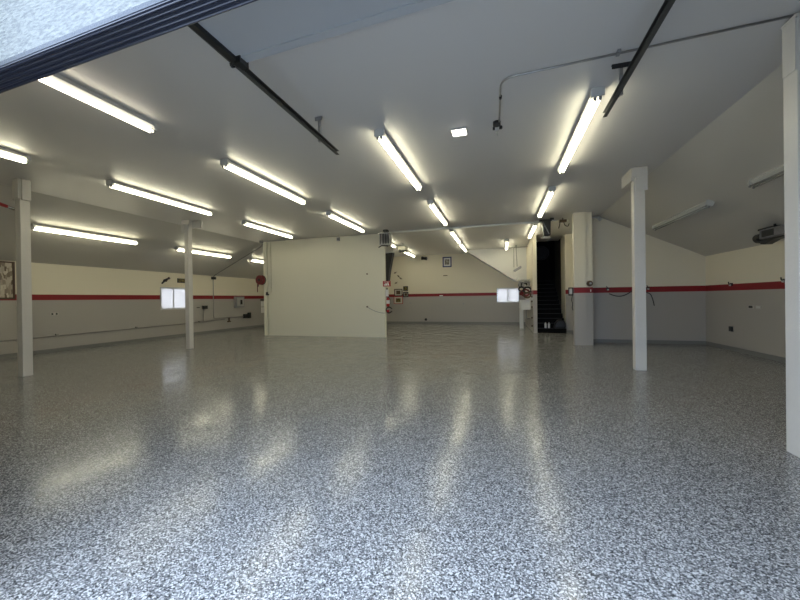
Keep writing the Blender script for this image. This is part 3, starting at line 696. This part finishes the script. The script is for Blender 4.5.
bm = B(); box(bm, -1.93, -1.85, YB - .012, YB - .001, 1.02, 1.10); tag(obj('wall_plate', bm, M_grey), 'small grey plate on the lower far wall left of the far window', 'plate')

# white box with black lens, hung under the far ceiling
t = thing('ceiling_projector', (-4.0, 14.1, 3.3), 'pale ceiling projector with black lens behind the grey heater', 'projector')
bm = B(); box(bm, -4.12, -3.80, 13.95, 14.35, 3.40, 3.58); obj('body', bm, M_cream, t, bevel=.015)
bm = B(); tube(bm, [(-4.02, 13.92, 3.37), (-4.02, 14.1, 3.37)], .06, 14); obj('lens', bm, M_dark, t)
bm = B(); box(bm, -3.98, -3.76, 13.96, 14.25, 3.34, 3.40); obj('base', bm, M_black, t)
bm = B(); tube(bm, [(-3.96, 14.2, 3.58), (-3.96, 14.2, H)], .02, 8); obj('mount', bm, M_fix, t)

# ---------------------------------------------------------------- at the stair opening
t = thing('hanging_speaker', (1.33, 11.3, 3.1), 'black hanging speaker with crossed straps and white ring under the ceiling by the stair opening', 'speaker')
bm = B(); prism(bm, [(1.22, 3.65), (1.47, 3.65), (1.46, 3.22), (1.28, 3.22)], 'y', 11.2, 11.42); obj('body', bm, M_black, t, bevel=.015)
bm = B(); tube(bm, [(1.24, 11.185, 3.62), (1.42, 11.185, 3.24)], .016, 8); tube(bm, [(1.29, 11.185, 3.55), (1.24, 11.185, 3.30)], .01, 8); obj('strap', bm, M_grey, t)
bm = B(); tube(bm, [(1.34 + .10 * math.cos(a), 11.30 + .10 * math.sin(a), 3.16) for a in [2 * PI * k / 22 for k in range(22)]], .026, 8, closed=True); obj('ring', bm, M_fix, t)
bm = B(); tube(bm, [(1.34, 11.30, 3.15), (1.34, 11.30, 3.22)], .085, 16); obj('neck', bm, M_dark, t)
bm = B(); box(bm, 1.15, 1.50, 11.24, 11.30, 3.65, 3.70); box(bm, 1.45, 1.56, 11.22, 11.28, 3.68, H); obj('bracket', bm, M_black, t)
t = thing('spotlight_bracket', (1.88, 11.3, 3.5), 'small black twin spotlight bracket under the ceiling beside the column', 'bracket')
bm = B(); box(bm, 1.72, 1.92, 11.28, 11.40, 3.60, 3.67); obj('base', bm, M_brown, t, bevel=.01)
bm = B(); tube(bm, bend([(1.74, 11.34, 3.62), (1.73, 11.34, 3.52), (1.70, 11.34, 3.42)], .03), .012, 8); obj('arm', bm, M_dark, t)
bm = B(); tube(bm, bend([(1.84, 11.34, 3.62), (1.87, 11.34, 3.50), (1.96, 11.34, 3.46), (1.99, 11.34, 3.55)], .04), .012, 8); obj('arm', bm, M_dark, t)
bm = B(); tube(bm, [(1.82, 11.34, 3.67), (1.82, 11.34, H)], .015, 8); obj('stem', bm, M_dark, t)
t = thing('hose_clamp', (1.95, 10.8, 1.4), 'black framed white holder on the column corner at the red band', 'holder')
bm = B()
for a in ((1.87, 1.89, 1.40, 1.63), (1.97, 1.99, 1.40, 1.63), (1.89, 1.97, 1.40, 1.43), (1.89, 1.97, 1.60, 1.63)): box(bm, a[0], a[1], 10.86, 10.90, a[2], a[3])
obj('frame', bm, M_black, t)
bm = B(); box(bm, 1.90, 1.998, 10.90, 10.95, 1.45, 1.58); obj('insert', bm, M_paper, t)
bm = B(); tube(bm, bend([(1.97, 10.88, 1.40), (1.95, 10.88, 1.26), (1.98, 10.88, 1.16), (1.96, 10.88, 1.04), (1.99, 10.88, .98)], .04), .010, 8)
tag(obj('short_cable', bm, M_dark), 'short dark cable dangling below the black framed holder on the column', 'cable')
t = thing('alarm_horn', (2.40, 10.75, 1.72), 'round brown alarm bell on the column above the red band', 'alarm')
bm = B(); tube(bm, [(2.40, 10.70, 1.73), (2.40, 10.78, 1.73)], [.06, .085], 20); obj('bell', bm, M_brown, t)
bm = B(); tube(bm, [(2.40, 10.69, 1.73), (2.40, 10.70, 1.73)], .03, 12); obj('cap', bm, M_grey, t)
bm = B(); box(bm, 2.41, 2.43, 10.765, 10.779, 1.50, 1.56); tag(obj('switch', bm, M_paper), 'tiny white switch on the red band of the column', 'switch')
t = thing('corner_sensor', (2.75, 11.3, 3.6), 'small white sensor on a short pipe under the ceiling right of the column', 'sensor')
bm = B(); tube(bm, [(2.50, 11.42, 3.70), (2.78, 11.42, 3.68)], .02, 8); obj('pipe', bm, M_white, t)
bm = B(); tube(bm, [(2.78, 11.42, 3.69), (2.84, 11.38, 3.60)], .05, 12); obj('head', bm, M_fix, t)

# ---------------------------------------------------------------- right back wall
def hook(x, y, z, nx, lb):
    t = thing('cable_hook', (x, y, z), lb, 'hook', 'small hooks on the red band at the right')
    bm = B()
    if nx: tube(bm, bend([(x, y, z), (x - .06, y, z), (x - .07, y, z + .06)], .02), .012, 8); box(bm, x - .02, x, y - .04, y + .04, z - .04, z + .03)
    else: tube(bm, bend([(x, y, z), (x, y - .06, z), (x - .05, y - .07, z + .08)], .02), .012, 8); box(bm, x - .04, x + .04, y - .02, y, z - .04, z + .03)
    obj('arm', bm, M_dark, t)
    bm = B(); tube(bm, [(x - (.03 if nx else 0), y - (0 if nx else .03), z - .02), (x - (.05 if nx else 0) + .0, y - (0 if nx else .05), z - .02)], .024, 10); obj('knob', bm, M_fix, t)
hook(3.03, YR, 1.58, False, 'hook on the red band between the column and the right post, holding the sagging cable')
hook(4.05, YR, 1.58, False, 'hook on the red band immediately right of the right post, with a dangling cable')
hook(XR, 10.37, 1.62, True, 'hook on the red band of the right wall, right of the room corner')
hook(XR, 8.72, 1.64, True, 'hook on the red band of the right wall beside the nearest post')
bm = B(); tube(bm, [(3.06 + .62 * k / 14, YR - .04, 1.44 - .10 * math.sin(PI * k / 14) + (.10 * (k / 14) ** 2)) for k in range(15)], .013, 8)
tag(obj('sagging_cable', bm, M_black), 'black cable sagging along the underside of the red band between column and right post', 'cable')
bm = B(); tube(bm, bend([(4.0, YR - .04, 1.46), (4.10, YR - .04, 1.42), (4.16, YR - .04, 1.25), (4.19, YR - .04, 1.08)], .08), .012, 8)
tag(obj('dangling_cable', bm, M_black), 'black cable end dangling below the red band right of the right post', 'cable')
for y, lb in ((9.70, 'left plate of the pair of pale outlets on the right wall'), (9.46, 'right plate of the pair of pale outlets on the right wall')):
    t = thing('wall_outlet', (XR, y, 1.05), lb, 'outlet', 'pair of outlets on the right wall')
    bm = B(); tube(bm, [(XR - .01, y - .05, 1.09), (XR - .01, y + .05, 1.09)], .001, 4); bm.free(); bm = B(); box(bm, XR - .010, XR - .001, y - .085, y + .085, 1.04, 1.13); obj('plate', bm, mat('outlet_plate', (.45, .43, .40), .5), t, bevel=.003)
    bm = B(); box(bm, XR - .014, XR - .010, y - .06, y + .06, 1.06, 1.11); obj('socket', bm, M_dark if y > 9.6 else M_fix, t)
t = thing('wall_outlet', (XR, 10.38, .47), 'single black outlet low on the right wall near the corner', 'outlet')
bm = B(); box(bm, XR - .04, XR - .001, 10.33, 10.44, .47, .59); obj('plate', bm, M_black, t, bevel=.006)
bm = B(); box(bm, XR - .045, XR - .04, 10.36, 10.41, .50, .56); obj('socket', bm, M_dark, t)

# door operator / projector near the nearest post, hung from the right slope
t = thing('door_operator', (5.0, 8.3, 2.3), 'grey and black door operator hung under the right slope beside the nearest post', 'door operator')
bm = B(); box(bm, 4.80, 5.02, 7.72, 8.36, 2.42, 2.60); obj('housing', bm, mat('mottled_grey_metal', (.20, .20, .22), .35, .5, var=.4, vscale=12), t, bevel=.02)
bm = B(); box(bm, 4.84, 5.0, 8.05, 8.46, 2.60, 2.635); obj('top_plate', bm, M_black, t)
bm = B(); tube(bm, [(4.90, 8.36, 2.49), (4.90, 8.56, 2.46)], [.075, .09], 16); obj('motor', bm, M_black, t)
bm = B(); prism(bm, [(7.72, 2.42), (8.5, 2.42), (8.42, 2.34), (8.32, 2.32), (8.1, 2.38)], 'x', 4.86, 4.98); obj('bracket', bm, M_black, t)
bm = B(); box(bm, 4.795, 4.80, 7.98, 8.28, 2.45, 2.57); obj('label_plate', bm, M_dark, t)
bm = B(); tube(bm, [(4.92, 8.15, 2.60), (4.92, 8.15, zr(4.92))], .02, 8); obj('hanger', bm, M_dark, t)

# ---------------------------------------------------------------- work corner left of the stair wall
t = thing('utility_sink', (1.0, 16.1, 0), 'white utility sink on a pale pedestal against the stair wall below the cable tangle', 'sink')
def tub(bm, x0, x1, y0, y1, z0, z1, w=.03):
    box(bm, x0, x0 + w, y0, y1, z0, z1); box(bm, x1 - w, x1, y0, y1, z0, z1); box(bm, x0 + w, x1 - w, y0, y0 + w, z0, z1); box(bm, x0 + w, x1 - w, y1 - w, y1, z0, z1); box(bm, x0 + w, x1 - w, y0 + w, y1 - w, z0, z0 + w)
bm = B(); tub(bm, .80, 1.195, 15.3, 16.3, .84, 1.25); obj('basin', bm, M_white, t, bevel=.008)
bm = B(); box(bm, .80, .95, 16.0, 16.28, 0, .84); obj('pedestal', bm, M_white, t, bevel=.01)
bm = B(); tube(bm, bend([(1.05, 15.8, .84), (1.05, 15.8, .45), (1.19, 15.8, .45)], .06), .02, 8); obj('drain_pipe', bm, M_grey, t)
t = thing('wall_shelf', (.95, 16.1, 2.05), 'small pale shelf on the stair wall above the cable tangle', 'shelf')
bm = B(); box(bm, .72, 1.199, 15.5, 16.7, 2.08, 2.11); obj('board', bm, M_cream, t)
bm = B(); box(bm, .72, .735, 15.5, 16.7, 2.11, 2.24); obj('lip', bm, M_white, t)
random.seed(8)
cols = [M_black, M_galv, M_dark, M_hose, M_fix, M_black, M_grey, M_brown]
names = ['black', 'steel grey', 'dark', 'dull red', 'white', 'second black', 'mid grey', 'brown']
spots = [(.95, 15.3, 1.86), (1.02, 15.2, 1.90), (.90, 15.9, 1.72), (1.0, 15.4, 1.55), (.93, 15.5, 1.98), (1.05, 15.0, 1.66), (.9, 16.1, 1.90), (1.02, 14.65, 1.45)]
where = ['upper middle of the tangle', 'top right of the tangle', 'left side of the tangle', 'lower middle of the tangle', 'topmost in the tangle', 'right edge of the tangle', 'upper left of the tangle', 'lowest in the tangle above the sink']
for k in range(8):
    x, y, z = spots[k]; bm = B(); r = .14 + .05 * random.random(); th = random.uniform(-.6, .6)
    for q in range(3):
        tube(bm, [(x + (r - q * .012) * math.cos(a) * math.cos(th), y + .03 * q + r * math.cos(a) * math.sin(th), z + (r * .8 - q * .02) * math.sin(a)) for a in [2 * PI * j / 20 for j in range(20)]], .018, 7, closed=True)
    tube(bm, [(x, y + .06, z + r * .7), (1.2, y + .06, z + r * .7 + .02)], .008, 6)
    tag(obj('cable_coil', bm, cols[k]), names[k] + ' cable coil hung on the stair wall, ' + where[k], 'cable', 'cable coils above the sink')
# small knobs on the edge of the stair wall
for z, lb in ((1.38, 'small dark peg on the stair wall edge just under the red band'), (1.20, 'small dark peg on the stair wall edge, second from the red band'), (.98, 'brown peg midway down the stair wall edge'), (.56, 'small brown peg low on the stair wall edge'), (.24, 'lowest small peg on the stair wall edge near the floor')):
    bm = B(); tube(bm, [(1.199, 14.45, z), (1.15, 14.45, z)], .03, 10); tag(obj('wall_peg', bm, M_brown), lb, 'peg', 'pegs on the stair wall edge')
# hanging conduit and tilted work lamp
t = thing('hanging_lamp', (.75, 16.5, 2.5), 'tilted grey lamp hanging on thin pipes in front of the white stair boxing', 'lamp')
bm = B(); tube(bm, [(.70, 16.5, H), (.74, 16.5, 2.72)], .013, 8); obj('stem', bm, M_dark, t)
bm = B(); tube(bm, bend([(.60, 16.5, 2.72), (.60, 16.5, 3.62), (1.199, 16.5, 3.62)], .04), .013, 8); obj('feed_pipe', bm, M_cond, t)
bm = B(); Mx = Matrix.Translation((.75, 16.5, 2.64)) @ Matrix.Rotation(-.55, 4, 'Y'); box(bm, -.19, .19, -.14, .14, -.04, .05, Mx); obj('shade', bm, M_grey, t, bevel=.02)
bm = B(); box(bm, -.16, .16, -.12, .12, -.052, -.04, Mx); obj('diffuser', bm, M_tube_off, t)
bm = B(); box(bm, -.06, .05, -.06, .06, .05, .10, Mx); obj('ballast', bm, M_white, t, bevel=.01)

for o in bpy.data.objects:
    if '_w' in o: del o['_w']
